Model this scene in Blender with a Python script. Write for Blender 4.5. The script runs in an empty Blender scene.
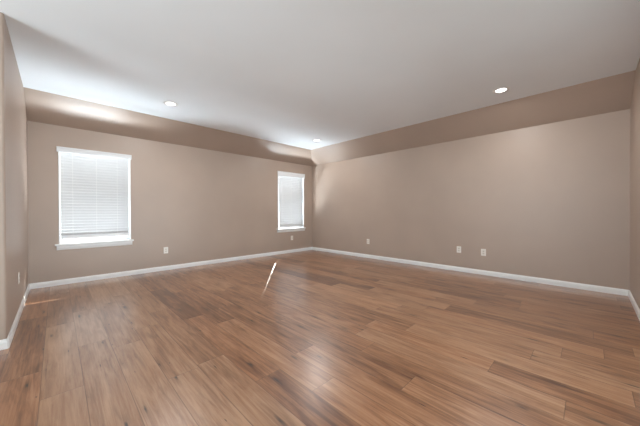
import bpy, bmesh, math, random
from mathutils import Vector, Matrix
from math import sin, cos, radians, pi

S = bpy.context.scene
C = S.collection

# ------------------------------------------------------------------ camera
# Room frame: the far corner is the origin, the window wall runs along -X, the long wall along -Y.
YAW, PITCH, ROLL, FPX = 0.79105, -0.00575, -0.00275, 266.19
CAM = Vector((-5.3123, -5.7070, 1.1166))
F = Vector((cos(PITCH) * cos(YAW), cos(PITCH) * sin(YAW), sin(PITCH)))
R = Vector((sin(YAW), -cos(YAW), 0)); U = R.cross(F)
R2 = R * cos(ROLL) + U * sin(ROLL); U2 = U * cos(ROLL) - R * sin(ROLL)
cd = bpy.data.cameras.new('camera'); cam = bpy.data.objects.new('camera', cd); C.objects.link(cam)
cd.sensor_fit = 'HORIZONTAL'; cd.sensor_width = 36; cd.lens = FPX / 640 * 36; cd.clip_start = 0.02
m = Matrix((R2, U2, -F)).transposed().to_4x4(); m.translation = CAM
cam.matrix_world = m
S.camera = cam

# ------------------------------------------------------------------ world, sun, lights, exposure
S.view_settings.view_transform = 'Standard'; S.view_settings.look = 'None'
S.view_settings.gamma = 1; S.view_settings.use_curve_mapping = False
S.view_settings.exposure = 0.0
w = bpy.data.worlds.new('sky'); S.world = w; w.use_nodes = True
bg = w.node_tree.nodes['Background']
bg.inputs[0].default_value = (0.80, 0.90, 1.0, 1); bg.inputs[1].default_value = 3.2

def lamp(name, kind, loc, direction, energy, color=(1, 1, 1), **kw):
    l = bpy.data.lights.new(name, kind); o = bpy.data.objects.new(name, l); C.objects.link(o)
    o.location = loc; o.rotation_euler = Vector(direction).to_track_quat('-Z', 'Y').to_euler()
    l.energy = energy; l.color = color
    for k, v in kw.items(): setattr(l, k, v)
    return o
L0 = 6.081
SUN_DIR = (-0.82, -1.0, -0.736)
lamp('sun', 'SUN', (6, 8, 8), SUN_DIR, 17.0, (1.0, 0.96, 0.9), angle=radians(0.4))
# added fill lamps, shining in by the made-up side window and rear doors
lamp('added_fill_side', 'AREA', (-10.9, -4.2, 0.5), (1, 0.05, 0.32), 800, (0.86, 0.94, 1.0), shape='RECTANGLE', size=3.4, size_y=1.6)
lamp('added_fill_door', 'AREA', (-3.0, -L0 - 8.0, 0.55), (-0.05, 1, 0.10), 950, (0.86, 0.94, 1.0), shape='RECTANGLE', size=9.0, size_y=1.3)
# sunlit paving outside, thrown up through the slats of the two blinds
lamp('daylight_ground_bounce', 'AREA', (-2.9, 0.92, -0.13), (0, -1.0, 1.7), 2100, (0.82, 0.91, 1.0), shape='RECTANGLE', size=7.2, size_y=0.45)
DOWNLIGHT_W = 16.0

H, HS, W, L, DS, YC = 2.74, 2.44, 5.61, 6.081, 0.548, -2.347
XL = -9.0       # far wall of the adjoining room

# ------------------------------------------------------------------ materials
def mat(name, color, rough=0.5, spec=0.5):
    m = bpy.data.materials.new(name); m.use_nodes = True
    b = m.node_tree.nodes['Principled BSDF']
    b.inputs['Base Color'].default_value = (*color, 1); b.inputs['Roughness'].default_value = rough
    b.inputs['Specular IOR Level'].default_value = spec
    return m
def nd(nt, t, **kw):
    n = nt.nodes.new(t)
    for k, v in kw.items():
        if k == 'ins':
            for a, b in v.items(): n.inputs[a].default_value = b
        else: setattr(n, k, v)
    return n
def texture(m, scale, dist, strength, tint=0.03, tscale=1.5):
    """orange peel bump and a faint unevenness of the paint"""
    nt = m.node_tree; b = nt.nodes['Principled BSDF']; lk = nt.links.new
    tc = nd(nt, 'ShaderNodeTexCoord')
    n = nd(nt, 'ShaderNodeTexNoise', ins={'Scale': scale, 'Detail': 3.0, 'Roughness': 0.6})
    lk(tc.outputs['Object'], n.inputs['Vector'])
    bp = nd(nt, 'ShaderNodeBump', ins={'Strength': strength, 'Distance': dist})
    lk(n.outputs['Fac'], bp.inputs['Height']); lk(bp.outputs['Normal'], b.inputs['Normal'])
    n2 = nd(nt, 'ShaderNodeTexNoise', ins={'Scale': tscale, 'Detail': 2.0})
    lk(tc.outputs['Object'], n2.inputs['Vector'])
    c = b.inputs['Base Color'].default_value[:3]
    r = nd(nt, 'ShaderNodeValToRGB')
    r.color_ramp.elements[0].position = 0.3; r.color_ramp.elements[1].position = 0.7
    r.color_ramp.elements[0].color = (*[x * (1 - tint) for x in c], 1)
    r.color_ramp.elements[1].color = (*[x * (1 + tint) for x in c], 1)
    lk(n2.outputs['Fac'], r.inputs[0]); lk(r.outputs[0], b.inputs['Base Color'])
    return m
M = {}
M['wall'] = texture(mat('tan_wall_paint', (0.425, 0.330, 0.268), 0.42, 0.45), 140, 0.0012, 0.35)
M['ceiling'] = texture(mat('white_ceiling_paint', (0.83, 0.865, 0.89), 0.85, 0.2), 90, 0.002, 0.4, 0.012)
M['trim'] = texture(mat('white_semigloss_trim', (0.82, 0.815, 0.80), 0.3, 0.5), 60, 0.0004, 0.1, 0.01)
M['vinyl'] = texture(mat('white_vinyl', (0.80, 0.81, 0.82), 0.35), 60, 0.0003, 0.1, 0.01)
M['plate'] = texture(mat('light_almond_plastic', (0.80, 0.76, 0.70), 0.35), 60, 0.0002, 0.1, 0.01)
M['insert'] = texture(mat('almond_socket_plastic', (0.68, 0.63, 0.57), 0.35), 60, 0.0002, 0.1, 0.01)
M['slot'] = mat('socket_slot', (0.03, 0.03, 0.03), 0.6)
M['screw'] = mat('painted_screw', (0.7, 0.67, 0.62), 0.3)
M['cord'] = mat('blind_cord', (0.85, 0.85, 0.83), 0.8)
M['stucco'] = texture(mat('exterior_ground_gravel', (0.42, 0.40, 0.37), 0.9), 8, 0.01, 0.4, 0.1, 5)

def slat_material():
    m = bpy.data.materials.new('white_slat'); m.use_nodes = True; nt = m.node_tree; lk = nt.links.new
    out = nt.nodes['Material Output']; b = nt.nodes['Principled BSDF']
    tc = nd(nt, 'ShaderNodeTexCoord'); n = nd(nt, 'ShaderNodeTexNoise', ins={'Scale': 6.0})
    lk(tc.outputs['Object'], n.inputs['Vector'])
    r = nd(nt, 'ShaderNodeValToRGB'); r.color_ramp.elements[0].color = (0.70, 0.705, 0.71, 1); r.color_ramp.elements[1].color = (0.73, 0.735, 0.74, 1)
    lk(n.outputs['Fac'], r.inputs[0]); lk(r.outputs[0], b.inputs['Base Color'])
    b.inputs['Roughness'].default_value = 0.4
    t = nd(nt, 'ShaderNodeBsdfTranslucent'); t.inputs[0].default_value = (0.80, 0.84, 0.90, 1)
    mx = nd(nt, 'ShaderNodeMixShader'); mx.inputs[0].default_value = SLAT_T
    lk(b.outputs[0], mx.inputs[1]); lk(t.outputs[0], mx.inputs[2]); lk(mx.outputs[0], out.inputs['Surface'])
    return m
SLAT_T = 0.04
M['slat'] = slat_material()

def glass_material():
    m = bpy.data.materials.new('window_glass'); m.use_nodes = True; nt = m.node_tree; lk = nt.links.new
    nt.nodes.remove(nt.nodes['Principled BSDF']); out = nt.nodes['Material Output']
    t = nd(nt, 'ShaderNodeBsdfTransparent'); t.inputs[0].default_value = (0.94, 0.96, 0.96, 1)
    g = nd(nt, 'ShaderNodeBsdfGlossy'); g.inputs['Roughness'].default_value = 0.02
    mx = nd(nt, 'ShaderNodeMixShader'); mx.inputs[0].default_value = 0.05
    lk(t.outputs[0], mx.inputs[1]); lk(g.outputs[0], mx.inputs[2]); lk(mx.outputs[0], out.inputs['Surface'])
    return m
M['glass'] = glass_material()

def emit(name, color, s):
    m = bpy.data.materials.new(name); m.use_nodes = True
    b = m.node_tree.nodes['Principled BSDF']
    b.inputs['Emission Color'].default_value = (*color, 1); b.inputs['Emission Strength'].default_value = s
    b.inputs['Base Color'].default_value = (0.9, 0.9, 0.9, 1)
    return m
M['lens'] = emit('lit_lamp_lens', (1, 0.97, 0.93), 6)

def floor_material():
    m = bpy.data.materials.new('wood_plank_floor'); m.use_nodes = True; nt = m.node_tree; lk = nt.links.new
    b = nt.nodes['Principled BSDF']
    uv = nd(nt, 'ShaderNodeUVMap', uv_map='grain')        # metres, with a jump from plank to plank
    uve = nd(nt, 'ShaderNodeUVMap', uv_map='edge')        # metres from the plank's corner
    tone = nd(nt, 'ShaderNodeAttribute', attribute_name='tone')
    sep = nd(nt, 'ShaderNodeSeparateColor'); lk(tone.outputs['Color'], sep.inputs[0])
    def mapping(sx, sy):
        mp = nd(nt, 'ShaderNodeMapping'); mp.inputs['Scale'].default_value = (sx, sy, 1); lk(uv.outputs[0], mp.inputs[0]); return mp
    def mth(op, a, b_=None, c=None, clamp=False):
        n = nd(nt, 'ShaderNodeMath', operation=op, use_clamp=clamp)
        for i, v in enumerate((a, b_, c)):
            if v is None: continue
            if isinstance(v, (int, float)): n.inputs[i].default_value = v
            else: lk(v, n.inputs[i])
        return n.outputs[0]
    def mix(fac, a, c, mode='MIX'):
        n = nd(nt, 'ShaderNodeMix', data_type='RGBA', blend_type=mode)
        if isinstance(fac, (int, float)): n.inputs['Factor'].default_value = fac
        else: lk(fac, n.inputs['Factor'])
        for i, v in ((6, a), (7, c)):
            if isinstance(v, tuple): n.inputs[i].default_value = (*v, 1)
            else: lk(v, n.inputs[i])
        return n.outputs[2]
    # broad figure, grain and fine pores
    fig = nd(nt, 'ShaderNodeTexNoise', ins={'Scale': 1.0, 'Detail': 4.0, 'Roughness': 0.55, 'Distortion': 0.8}); lk(mapping(12, 2.0).outputs[0], fig.inputs['Vector'])
    gr = nd(nt, 'ShaderNodeTexNoise', ins={'Scale': 1.0, 'Detail': 5.0, 'Roughness': 0.6, 'Distortion': 0.9}); lk(mapping(50, 1.8).outputs[0], gr.inputs['Vector'])
    po = nd(nt, 'ShaderNodeTexNoise', ins={'Scale': 1.0, 'Detail': 3.0, 'Roughness': 0.7}); lk(mapping(220, 14).outputs[0], po.inputs['Vector'])
    rf = nd(nt, 'ShaderNodeValToRGB'); cr = rf.color_ramp
    cr.elements[0].position = 0.31; cr.elements[0].color = (*WOOD[0], 1)
    cr.elements[1].position = 0.70; cr.elements[1].color = (*WOOD[2], 1)
    e = cr.elements.new(0.5); e.color = (*WOOD[1], 1)
    s1 = mth('ADD', mth('MULTIPLY', fig.outputs['Fac'], 0.5), mth('MULTIPLY', gr.outputs['Fac'], 0.5))
    # per-plank lightness moves the whole plank along the ramp
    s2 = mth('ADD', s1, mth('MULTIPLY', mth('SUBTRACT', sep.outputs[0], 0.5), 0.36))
    lk(s2, rf.inputs[0]); col = rf.outputs[0]
    # some planks greyer, some redder
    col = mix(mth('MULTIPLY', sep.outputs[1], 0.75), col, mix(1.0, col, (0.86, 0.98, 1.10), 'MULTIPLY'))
    col = mix(mth('MULTIPLY', mth('SUBTRACT', po.outputs['Fac'], 0.5, clamp=True), 1.4), col, mix(1.0, col, (0.55, 0.5, 0.48), 'MULTIPLY'))
    # knots
    vo = nd(nt, 'ShaderNodeTexVoronoi', feature='F1', voronoi_dimensions='2D', ins={'Scale': 1.0, 'Randomness': 1.0}); lk(mapping(7.5, 1.7).outputs[0], vo.inputs['Vector'])
    sepv = nd(nt, 'ShaderNodeSeparateColor'); lk(vo.outputs['Color'], sepv.inputs[0])
    dist = mth('ADD', vo.outputs['Distance'], mth('MULTIPLY', mth('SUBTRACT', gr.outputs['Fac'], 0.5), 0.34))
    knot = mth('SUBTRACT', 1.0, mth('DIVIDE', dist, mth('MAXIMUM', mth('MULTIPLY', mth('SUBTRACT', sepv.outputs[0], 0.55), 0.26), 0.0001)), clamp=True)
    halo = mth('SUBTRACT', 1.0, mth('DIVIDE', dist, mth('MAXIMUM', mth('MULTIPLY', mth('SUBTRACT', sepv.outputs[0], 0.45), 0.75), 0.0001)), clamp=True)
    col = mix(mth('MULTIPLY', halo, 0.55), col, mix(1.0, col, (0.5, 0.46, 0.44), 'MULTIPLY'))
    col = mix(mth('MULTIPLY', knot, 1.0, clamp=True), col, (0.055, 0.032, 0.022))
    # dark mineral streaks
    stn = nd(nt, 'ShaderNodeTexNoise', ins={'Scale': 1.0, 'Detail': 3.0, 'Distortion': 1.2}); lk(mapping(20, 1.7).outputs[0], stn.inputs['Vector'])
    stk = mth('MULTIPLY', mth('SUBTRACT', stn.outputs['Fac'], 0.53, clamp=True), 5.0, clamp=True)
    col = mix(mth('MULTIPLY', stk, 0.6), col, mix(1.0, col, (0.50, 0.44, 0.42), 'MULTIPLY'))
    # seams: bevelled plank edges, long and short
    sx = nd(nt, 'ShaderNodeSeparateXYZ'); lk(uve.outputs[0], sx.inputs[0])
    ln = sep.outputs[2]
    du = mth('MINIMUM', sx.outputs[0], mth('SUBTRACT', PW, sx.outputs[0]))
    dv = mth('MINIMUM', sx.outputs[1], mth('SUBTRACT', mth('MULTIPLY', ln, 2.0), sx.outputs[1]))
    dm = mth('MINIMUM', du, dv)
    seam = mth('SUBTRACT', 1.0, mth('DIVIDE', dm, 0.0032), clamp=True)
    col = mix(mth('MULTIPLY', seam, 0.75), col, mix(1.0, col, (0.30, 0.27, 0.25), 'MULTIPLY'))
    lk(col, b.inputs['Base Color'])
    rr = mth('ADD', mth('MULTIPLY', gr.outputs['Fac'], 0.14), FLOOR_ROUGH)
    lk(rr, b.inputs['Roughness'])
    hgt = mth('SUBTRACT', mth('MULTIPLY', gr.outputs['Fac'], 0.25), mth('MULTIPLY', seam, 1.0))
    hgt = mth('ADD', hgt, mth('MULTIPLY', fig.outputs['Fac'], 0.4))
    bp = nd(nt, 'ShaderNodeBump', ins={'Strength': 0.5, 'Distance': 0.0012}); lk(hgt, bp.inputs['Height']); lk(bp.outputs[0], b.inputs['Normal'])
    b.inputs['Specular IOR Level'].default_value = 0.6
    b.inputs['Coat Weight'].default_value = 0.75; b.inputs['Coat Roughness'].default_value = 0.27; b.inputs['Coat IOR'].default_value = 1.5
    return m
PW = 0.2
WOOD = [(0.135, 0.049, 0.020), (0.325, 0.145, 0.066), (0.48, 0.255, 0.135)]
FLOOR_ROUGH = 0.27
M['floor'] = floor_material()

# ------------------------------------------------------------------ mesh helpers
def box(bm, x0, x1, y0, y1, z0, z1):
    v = [bm.verts.new((x, y, z)) for z in (z0, z1) for y in (y0, y1) for x in (x0, x1)]
    for f in ((0, 2, 3, 1), (4, 5, 7, 6), (0, 1, 5, 4), (2, 6, 7, 3), (0, 4, 6, 2), (1, 3, 7, 5)):
        bm.faces.new([v[i] for i in f])
    return v
def prism(bm, pts, z0, z1):
    """vertical prism over an outline in plan"""
    a = [bm.verts.new((x, y, z0)) for x, y in pts]; b = [bm.verts.new((x, y, z1)) for x, y in pts]
    bm.faces.new(a[::-1]); bm.faces.new(b)
    for i in range(len(pts)):
        j = (i + 1) % len(pts); bm.faces.new([a[i], a[j], b[j], b[i]])
def sweep(bm, prof, path, closed=False):
    """profile (offset to the left of travel, z) swept along a plan path with mitred corners"""
    n = len(path); rings = []
    for i, p in enumerate(path):
        p = Vector(p)
        d0 = (p - Vector(path[i - 1])).normalized() if i > 0 else None
        d1 = (Vector(path[i + 1]) - p).normalized() if i < n - 1 else None
        if d0 is None: d0 = d1
        if d1 is None: d1 = d0
        n0 = Vector((-d0.y, d0.x)); n1 = Vector((-d1.y, d1.x)); b = (n0 + n1).normalized()
        k = 1 / max(0.2, b.dot(n0))
        rings.append([bm.verts.new((p.x + b.x * k * o, p.y + b.y * k * o, z)) for o, z in prof])
    for r0, r1 in zip(rings, rings[1:]):
        for i in range(len(prof)):
            j = (i + 1) % len(prof); bm.faces.new([r0[i], r0[j], r1[j], r1[i]])
    bm.faces.new(rings[0]); bm.faces.new(rings[-1][::-1])
def lathe(bm, prof, seg=40, c=(0, 0, 0)):
    rings = [[bm.verts.new((c[0] + r * cos(2 * pi * k / seg), c[1] + r * sin(2 * pi * k / seg), c[2] + z)) for k in range(seg)] for r, z in prof]
    for a, b in zip(rings, rings[1:]):
        for k in range(seg): bm.faces.new([a[k], a[(k + 1) % seg], b[(k + 1) % seg], b[k]])
    return rings
def obj(name, bm, material, parent=None, bevel=0, smooth=False, loc=None):
    bmesh.ops.recalc_face_normals(bm, faces=bm.faces)
    me = bpy.data.meshes.new(name); bm.to_mesh(me); bm.free(); me.materials.append(material)
    o = bpy.data.objects.new(name, me); C.objects.link(o)
    if parent: o.parent = parent
    if loc: o.location = loc
    if smooth: me.shade_smooth()
    if bevel:
        md = o.modifiers.new('bevel', 'BEVEL'); md.width = bevel; md.segments = 2; md.limit_method = 'ANGLE'; md.angle_limit = radians(40)
        md.harden_normals = False
    return o
def NB(): return bmesh.new()
def struct(o, label, cat):
    o['kind'] = 'structure'; o['label'] = label; o['category'] = cat; return o
def empty(name, loc, label, cat, group=None, kind=None):
    o = bpy.data.objects.new(name, None); C.objects.link(o); o.location = loc; o.empty_display_size = 0.1
    o['label'] = label; o['category'] = cat
    if group: o['group'] = group
    if kind: o['kind'] = kind
    return o

# ------------------------------------------------------------------ floor: individual planks in one surface
def build_floor():
    rnd = random.Random(11)
    bm = NB(); uvg = bm.loops.layers.uv.new('grain'); uve = bm.loops.layers.uv.new('edge')
    col = bm.loops.layers.float_color.new('tone')
    known = {0: [-0.59, -2.02, -3.42, -4.85], 5: [-1.375, -2.765, -4.17], 6: [-1.7, -3.10, -4.5], 15: [-4.39, -5.79], 14: [-4.15, -5.557], 4: [-3.7, -2.3, -0.9]}
    tones = {(0, 1): (0.42, 0.9), (0, 2): (0.72, 0.5), (0, 3): (0.66, .6), (5, 1): (0.02, 0.8), (6, 2): (0.2, 0.7), (15, 2): (0.0, 0.6), (14, 2): (0.85, 0.1)}
    def strip(k, x0, x1, ya, yb):
        """one column of planks from ya (near the window wall) down to yb"""
        cuts = sorted(known.get(k, []), reverse=True)
        if not cuts:
            cuts = [ya - rnd.uniform(0.25, 1.4)]
        while cuts[-1] - 1.4 > yb: cuts.append(cuts[-1] - rnd.choice((1.4, 1.4, 1.05)))
        while cuts[0] + 1.4 < ya: cuts.insert(0, cuts[0] + 1.4)
        ys = [ya] + [c for c in cuts if yb < c < ya] + [yb]
        for j, (a, b) in enumerate(zip(ys, ys[1:])):
            ln = a - b
            v = [bm.verts.new(p) for p in ((x0, b, 0), (x1, b, 0), (x1, a, 0), (x0, a, 0))]
            f = bm.faces.new(v)
            xs = -5.393 + PW * k
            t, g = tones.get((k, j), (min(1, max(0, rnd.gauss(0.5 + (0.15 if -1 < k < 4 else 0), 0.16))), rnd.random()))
            if -1 < k < 5: g = max(g, 0.92); t = min(1, t + 0.1)      # left run: partly paler planks, partly window glare put into their colour
            else: g *= 0.6
            ou, ov = rnd.uniform(0, 50), rnd.uniform(0, 50)
            for lp in f.loops:
                x, y = lp.vert.co.x, lp.vert.co.y
                lp[uve].uv = (x - xs, a - y); lp[uvg].uv = (ou + x - xs, ov + a - y)
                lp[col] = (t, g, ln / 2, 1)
    k = math.floor((XL + 5.393) / PW)
    while -5.393 + PW * k < 0.0:
        x0 = max(XL, -5.393 + PW * k); x1 = min(0.0, -5.393 + PW * (k + 1))
        strip(k, x0, x1, (0.0 if x1 > -W + 0.001 else YC), -L)
        k += 1
    o = obj('floor', bm, M['floor'])
    return struct(o, 'wood-look plank floor in warm brown with dark knots, running to the corner', 'floor')
build_floor()

# ------------------------------------------------------------------ shell
T = 0.15
WIN1 = dict(x0=-5.292, x1=-4.380, z0=0.612, z1=2.115)
WIN2 = dict(x0=-1.214, x1=-0.312, z0=0.645, z1=2.170)
def wall_with_holes(bm, x0, x1, z0, z1, y0, y1, holes):
    xs = x0
    for h in sorted(holes, key=lambda h: h['x0']):
        box(bm, xs, h['x0'], y0, y1, z0, z1)
        box(bm, h['x0'], h['x1'], y0, y1, z0, h['z0']); box(bm, h['x0'], h['x1'], y0, y1, h['z1'], z1)
        xs = h['x1']
    box(bm, xs, x1, y0, y1, z0, z1)
bm = NB(); wall_with_holes(bm, -W - T, T, 0, HS, 0, T, [WIN1, WIN2])
struct(obj('wall_back', bm, M['wall']), 'tan painted wall that holds the two blinded windows', 'wall')
bm = NB(); box(bm, 0, T, -L - T, 0, 0, HS)
struct(obj('wall_right', bm, M['wall']), 'long blank tan wall with three small outlets, right of the corner', 'wall')
bm = NB(); DX0, DX1, DZ = -5.5, -1.9, 2.35
box(bm, XL - T, DX0, -L - T, -L, 0, H); box(bm, DX1, 0, -L - T, -L, 0, H); box(bm, DX0, DX1, -L - T, -L, DZ, H)
struct(obj('wall_front', bm, M['wall']), 'tan wall seen edge-on at the right border', 'wall')
# short left wall with its rounded outside corner, returning to the left
rad = 0.02; arc = [(-W - rad + rad * cos(a), YC + rad + rad * sin(a)) for a in [radians(-90 + 15 * i) for i in range(7)]]
pts = [(-W, T - T)] + arc[::-1] + [(XL, YC), (XL, YC + T), (-W - T, YC + T), (-W - T, 0)]
bm = NB(); prism(bm, pts, 0, H)
struct(obj('wall_left', bm, M['wall']), 'short tan wall at the left edge, ending in a rounded outside corner', 'wall')
# wall of the adjoining room with an added wide opening for fill light
bm = NB()
box(bm, XL - T, XL, -L, -5.4, 0, H); box(bm, XL - T, XL, -3.0, YC + T, 0, H)
box(bm, XL - T, XL, -5.4, -3.0, 0, 0.6); box(bm, XL - T, XL, -5.4, -3.0, 2.3, H)
struct(obj('wall_side', bm, M['wall']), 'tan wall of the adjoining space, outside the picture', 'wall')
bm = NB(); box(bm, XL - 0.10, XL - 0.09, -5.4, -3.0, 0.6, 2.3)
wn = empty('window_added', (XL - 0.1, -4.2, 0.6), 'wide side window added to the adjoining space for fill light, outside the picture', 'window', kind='structure')  # side window added as a way in for the fill lamp
g = obj('pane', bm, M['glass'], wn, loc=None); g.location = (-wn.location.x, -wn.location.y, -wn.location.z)
bm = NB()
for a in ((-5.4, -5.34, 0.6, 2.3), (-3.06, -3.0, 0.6, 2.3), (-4.23, -4.17, 0.6, 2.3), (-5.4, -3.0, 0.6, 0.66), (-5.4, -3.0, 2.24, 2.3)):
    box(bm, XL - 0.12, XL - 0.08, a[0], a[1], a[2], a[3])
g = obj('window_frame', bm, M['vinyl'], wn); g.location = (-wn.location.x, -wn.location.y, -wn.location.z)
dr = empty('door_added', (-3.2, -L - 0.1, 0), 'wide three-leaf glazed door added behind the viewer for fill light, outside the picture', 'door', kind='structure')  # door added behind the camera to let fill light through
for a, b in ((DX0, -4.3), (-4.3, -3.1), (-3.1, DX1)):
    bm = NB()
    for q in ((a, a + 0.09, 0, DZ), (b - 0.09, b, 0, DZ), (a + 0.09, b - 0.09, 0, 0.2), (a + 0.09, b - 0.09, DZ - 0.1, DZ)): box(bm, q[0], q[1], -L - 0.12, -L - 0.08, q[2], q[3])
    df = obj('door_leaf', bm, M['trim'], dr); df.location = -dr.location
    bm = NB(); box(bm, a + 0.09, b - 0.09, -L - 0.103, -L - 0.097, 0.2, DZ - 0.1); obj('pane', bm, M['glass'], df)
# sloped upper walls (solid wedges between spring line and flat ceiling)
def wedge(bm, a0, a1, b0, b1, c0, c1):
    v0 = [bm.verts.new(p) for p in (a0, b0, c0)]; v1 = [bm.verts.new(p) for p in (a1, b1, c1)]
    bm.faces.new(v0); bm.faces.new(v1[::-1])
    for i in range(3):
        j = (i + 1) % 3; bm.faces.new([v0[i], v1[i], v1[j], v0[j]])
bm = NB(); wedge(bm, (-W, 0, HS), (0, 0, HS), (-W, -DS, H), (-DS, -DS, H), (-W, 0, H), (0, 0, H))
struct(obj('wall_back_slope', bm, M['wall']), 'tan sloped band between window wall and flat ceiling', 'wall')
bm = NB(); wedge(bm, (0, -L, HS), (0, 0, HS), (-DS, -L, H), (-DS, -DS, H), (0, -L, H), (0, 0, H))
struct(obj('wall_right_slope', bm, M['wall']), 'tan sloped band between the blank right wall and flat ceiling', 'wall')
bm = NB(); box(bm, XL - T, T, -L - T, T, H, H + 0.12)
LIGHTS = [(-4.085, -1.285), (-1.055, -4.87), (-1.09, -1.335), (-4.09, -4.87)]
ceil = struct(obj('ceiling', bm, M['ceiling']), 'flat white textured ceiling with recessed lights', 'ceiling')
bm = NB(); box(bm, -W - 0.3 - T, T + 0.3, T, 0.60, 2.46, 2.56)
struct(obj('trim_eave', bm, M['trim']), 'roof overhang outside the windows', 'eave')
bm = NB(); box(bm, -8.0, 1.0, -L - T - 3.2, -L - T, 2.5, 2.62)  # unseen roof, added to keep the sky out of the door opening
struct(obj('trim_sky_blocker', bm, M['trim']), 'added roof slab blocking sky light at the glazed door, outside the picture', 'roof')
bm = NB(); box(bm, -W - T, T, 0, T, HS, H)
struct(obj('wall_back_top', bm, M['wall']), 'top of the window wall behind the sloped band', 'wall')
bm = NB(); box(bm, 0, T, -L - T, 0, HS, H)
struct(obj('wall_right_top', bm, M['wall']), 'top of the right wall behind the sloped band', 'wall')
bm = NB(); box(bm, -30, 25, T, 40, -0.4, -0.2); box(bm, -30, XL - T, -25, T, -0.4, -0.2); box(bm, XL - T, 25, -25, -L - T, -0.4, -0.2)
struct(obj('ground', bm, M['stucco']), 'pale ground outside the windows', 'ground')

# ------------------------------------------------------------------ baseboards
BH = 0.080
PROF = [(-0.0, 0.0), (0.014, 0.0), (0.014, 0.052), (0.011, 0.058), (0.011, 0.066), (0.006, 0.074), (0.005, BH), (0, BH)]
def base(name, path, label):
    bm = NB(); sweep(bm, PROF, path); return struct(obj(name, bm, M['trim']), label, 'baseboard')
base('baseboard_back', [(0, 0), (-W, 0)], 'white baseboard along the foot of the window wall')
base('baseboard_right', [(0, -L), (0, 0)], 'white baseboard along the foot of the long right wall')
base('baseboard_left', [(-W, 0), (-W, YC + 0.004), (-W - 0.004, YC), (XL, YC)], 'white baseboard around the rounded corner of the short left wall')
base('baseboard_front', [(-1.9, -L), (0, -L)], 'white baseboard running out of the right border')

# ------------------------------------------------------------------ windows with their blinds
def window(name, o_, zt, label):
    x0, x1, z0, z1 = o_['x0'], o_['x1'], o_['z0'], o_['z1']
    cx = (x0 + x1) / 2
    e = empty(name, (cx, 0, z0), label, 'window', kind='structure')
    off = Vector((-cx, 0, -z0))
    def part(nm, bm, mt, par=e, bevel=0):
        p = obj(nm, bm, mt, par, bevel)
        if par is e: p.location = off
        return p
    bm = NB()                                                  # vinyl frame with the meeting rail
    fy0, fy1 = 0.085, 0.135
    box(bm, x0, x0 + 0.045, fy0, fy1, z0, z1); box(bm, x1 - 0.045, x1, fy0, fy1, z0, z1)
    box(bm, x0 + 0.045, x1 - 0.045, fy0, fy1, z1 - 0.05, z1); box(bm, x0 + 0.045, x1 - 0.045, fy0, fy1, z0, z0 + 0.05)
    zm = (z0 + z1) / 2
    box(bm, x0 + 0.045, x1 - 0.045, fy0 - 0.008, fy1, zm - 0.02, zm + 0.02)
    fr = part('window_frame', bm, M['vinyl'], bevel=0.002)
    for a, b in ((z0 + 0.05, zm - 0.02), (zm + 0.02, z1 - 0.05)):
        bm = NB(); box(bm, x0 + 0.045, x1 - 0.045, 0.112, 0.116, a, b); part('pane', bm, M['glass'], fr)
    bm = NB(); t = 0.014                                        # white jamb liners
    for a, b in ((x0, x0 + t), (x1 - t, x1)): box(bm, a, b, -0.004, 0.085, z0, z1)
    box(bm, x0 + t, x1 - t, -0.004, 0.085, z1 - 0.012, z1)
    part('window_jamb', bm, M['trim'])
    bm = NB()                                                  # stool with horns
    box(bm, x0 - 0.045, x1 + 0.035, -0.042, 0.0, z0 - 0.008, z0 + 0.018); box(bm, x0 + t, x1 - t, -0.004, 0.085, z0 - 0.0, z0 + 0.018)
    part('window_stool', bm, M['trim'], bevel=0.006)
    bm = NB()
    sweepz = [(-0.0, z0 - 0.008), (-0.018, z0 - 0.008), (-0.018, z0 - 0.045), (-0.012, z0 - 0.06), (-0.010, z0 - 0.075), (0, z0 - 0.075)]
    a = [bm.verts.new((x0 - 0.025, y, z)) for y, z in sweepz]; b = [bm.verts.new((x1 + 0.018, y, z)) for y, z in sweepz]
    bm.faces.new(a); bm.faces.new(b[::-1])
    for i in range(6): j = (i + 1) % 6; bm.faces.new([a[i], b[i], b[j], a[j]])
    part('window_apron', bm, M['trim'], bevel=0.002)
    return e
window('window_1', WIN1, 2.045, 'white-framed window by the short left wall, behind closed blinds')
window('window_2', WIN2, 2.06, 'white-framed window beside the far corner, behind closed blinds')

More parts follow.
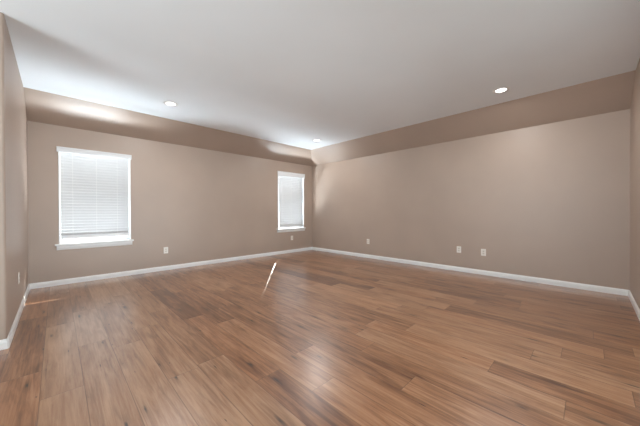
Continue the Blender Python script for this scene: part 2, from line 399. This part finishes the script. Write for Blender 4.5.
SLAT_TILT = radians(-65)
def blind(o_, gl, gr, skew, zbot, label, wand, vh):
    x0, x1, z0, z1 = o_['x0'] + 0.014, o_['x1'] - 0.014, o_['z0'] + 0.018, o_['z1']
    cx = (x0 + x1) / 2; yb = 0.010
    e = empty('window_blind', (cx, yb, zbot), label, 'blind', 'faux wood blinds in the windows')
    def part(nm, bm, mt, par=e, bevel=0):
        p = obj(nm, bm, mt, par, bevel)
        if par is e: p.location = Vector((-cx, -yb, -zbot))
        return p
    bm = NB()                                                  # valance proud of the wall, with a stepped top edge
    pr = [(-0.020, z1 - vh), (-0.030, z1 - vh), (-0.030, z1 - 0.028), (-0.036, z1 - 0.018), (-0.036, z1 + 0.003), (-0.001, z1 + 0.003), (-0.001, z1 - 0.008), (-0.020, z1 - 0.008)]
    a = [bm.verts.new((x0 - 0.032, y, z)) for y, z in pr]; b = [bm.verts.new((x1 + 0.026, y, z)) for y, z in pr]
    bm.faces.new(a); bm.faces.new(b[::-1])
    for i in range(8): j = (i + 1) % 8; bm.faces.new([a[i], b[i], b[j], a[j]])
    part('valance', bm, M['vinyl'], bevel=0.002)
    bm = NB(); box(bm, x0 + 0.002, x1 - 0.002, yb - 0.027, yb + 0.027, z1 - 0.062, z1 - 0.014); part('headrail', bm, M['vinyl'])
    sx0, sx1 = x0 + gl, x1 - gr
    top = z1 - 0.085; n = round((top - (zbot + 0.065)) / 0.0455); pitch = (top - zbot - 0.065) / n
    bm = NB(); hw = 0.0280; th = 0.0026
    for i in range(n + 1):
        zc = top - i * pitch
        # cross-section across the slat, slightly crowned; room-side edge points down
        cs = []
        for s in (-1, -0.5, 0, 0.5, 1):
            cs.append((s * hw, 0.0042 * (1 - s * s) + th / 2))
        for s in (1, 0.5, 0, -0.5, -1):
            cs.append((s * hw, 0.0042 * (1 - s * s) - th / 2))
        ring = [(-(p * cos(SLAT_TILT) + q * sin(SLAT_TILT)), -(p * sin(SLAT_TILT)) + q * cos(SLAT_TILT)) for p, q in cs]
        sk = skew * (i / n - 1)                                # the stack hangs a little askew
        A = [bm.verts.new((sx0 + sk, yb + y, zc + z)) for y, z in ring]; B = [bm.verts.new((sx1 + min(0, sk) * 0.3, yb + y, zc + z)) for y, z in ring]
        bm.faces.new(A); bm.faces.new(B[::-1])
        for k in range(10): j = (k + 1) % 10; bm.faces.new([A[k], B[k], B[j], A[j]])
    part('slats', bm, M['slat'])
    bm = NB(); box(bm, sx0, sx1, yb - 0.008, yb + 0.008, zbot, zbot + 0.046); part('bottom_rail', bm, M['vinyl'], bevel=0.003)
    for f in (0.165, 0.49, 0.80):
        x = x0 + (x1 - x0) * f
        bm = NB()
        box(bm, x - 0.0015, x + 0.0015, yb - 0.0145, yb - 0.0125, zbot + 0.014, z1 - 0.06)
        box(bm, x - 0.0015, x + 0.0015, yb + 0.0125, yb + 0.0145, zbot + 0.014, z1 - 0.06)
        part('ladder_cord', bm, M['cord'])
    if wand:
        bm = NB(); x = x0 + 0.09
        r = lathe(bm, [(0.0022, 1.68), (0.0045, 1.66), (0.0045, 1.62), (0.0015, 1.615)], 8, (x, yb - 0.032, 0)); bm.faces.new(r[-1]); bm.faces.new(r[0][::-1])
        r = lathe(bm, [(0.0022, z1 - 0.07), (0.0022, 1.68)], 8, (x, yb - 0.032, 0)); 
        part('tilt_wand', bm, M['vinyl'])
    return e
blind(WIN1, 0.006, 0.012, 0.0, 0.704, 'white slatted blind on the large window nearest the left wall', False, 0.075)
blind(WIN2, 0.038, 0.006, 0.026, 0.690, 'white slatted blind on the smaller-looking window beside the far corner', True, 0.118)

# ------------------------------------------------------------------ outlets
def outlet(x, y, z, rotz, label):
    """built facing -Y, back against the wall"""
    e = empty('wall_outlet', (x, y, z), label, 'outlet', 'wall outlets above the baseboards'); e.rotation_euler = (0, 0, rotz)
    bm = NB(); box(bm, -0.038, 0.038, -0.006, 0, -0.060, 0.060)
    cp = obj('cover_plate', bm, M['plate'], e, 0.0025)
    for s in (-1, 1):
        bm = NB(); zc = 0.0195 * s
        n = 20; pts = []
        for k in range(n):
            a = 2 * pi * k / n; pts.append((0.0172 * cos(a), max(-0.0135, min(0.0135, 0.0172 * sin(a)))))
        a_ = [bm.verts.new((px, -0.0082, zc + pz)) for px, pz in pts]; b_ = [bm.verts.new((px, -0.005, zc + pz)) for px, pz in pts]
        bm.faces.new(a_); bm.faces.new(b_[::-1])
        for k in range(n): j = (k + 1) % n; bm.faces.new([a_[k], b_[k], b_[j], a_[j]])
        rc = obj('receptacle', bm, M['insert'], e)
        bm = NB()
        box(bm, -0.0075, -0.0055, -0.0086, -0.0080, zc - 0.001, zc + 0.0075); box(bm, 0.0055, 0.0075, -0.0086, -0.0080, zc - 0.0005, zc + 0.0065)
        box(bm, -0.002, 0.002, -0.0086, -0.0080, zc - 0.009, zc - 0.005)
        obj('slot', bm, M['slot'], rc)
    bm = NB(); r = lathe(bm, [(0.0005, 0.0012), (0.0030, 0.0008), (0.0034, 0)], 12)
    bm.faces.new(r[0])
    sc = obj('screw', bm, M['screw'], e, smooth=True, loc=(0, -0.006, 0)); sc.rotation_euler = (pi / 2, 0, 0)
    return e
outlet(-3.829, 0, 0.381, 0, 'outlet low on the window wall, between the two windows')
outlet(-0.752, 0, 0.397, 0, 'small outlet directly under the window beside the far corner')
outlet(0, -1.978, 0.393, -pi / 2, 'outlet on the long right wall, alone and nearest the far corner')
outlet(0, -4.006, 0.403, -pi / 2, 'left outlet of the close pair on the long right wall')
outlet(0, -4.406, 0.392, -pi / 2, 'right outlet of the close pair on the long right wall')

outlet(-W, -1.385, 0.41, pi / 2, 'outlet on the short left wall, seen almost edge-on')

# ------------------------------------------------------------------ recessed ceiling lights
def downlight(x, y, label):
    e = empty('recessed_light', (x, y, H), label, 'ceiling light', 'recessed ceiling lights')
    bm = NB(); r = lathe(bm, [(0.060, -0.001), (0.068, -0.006), (0.092, -0.005), (0.098, 0.0)], 48)
    obj('trim_ring', bm, M['trim'], e, smooth=True)
    bm = NB(); r = lathe(bm, [(0.061, -0.002), (0.045, -0.004), (0.001, -0.005)], 48); bm.faces.new(r[-1])
    obj('lens', bm, M['lens'], e, smooth=True)
    l = bpy.data.lights.new('lamp', 'AREA'); l.shape = 'DISK'; l.size = 0.115; l.energy = DOWNLIGHT_W; l.color = (1, 0.985, 0.97)
    lo = bpy.data.objects.new('lamp', l); C.objects.link(lo); lo.parent = e; lo.location = (0, 0, -0.008)
downlight(*LIGHTS[0], 'lit recessed light in the ceiling above the left window')
downlight(*LIGHTS[1], 'lit recessed light in the ceiling at the right, largest in view')
downlight(*LIGHTS[2], 'lit recessed light in the ceiling by the far corner')
downlight(*LIGHTS[3], 'lit recessed light overhead near the viewer, outside the picture')
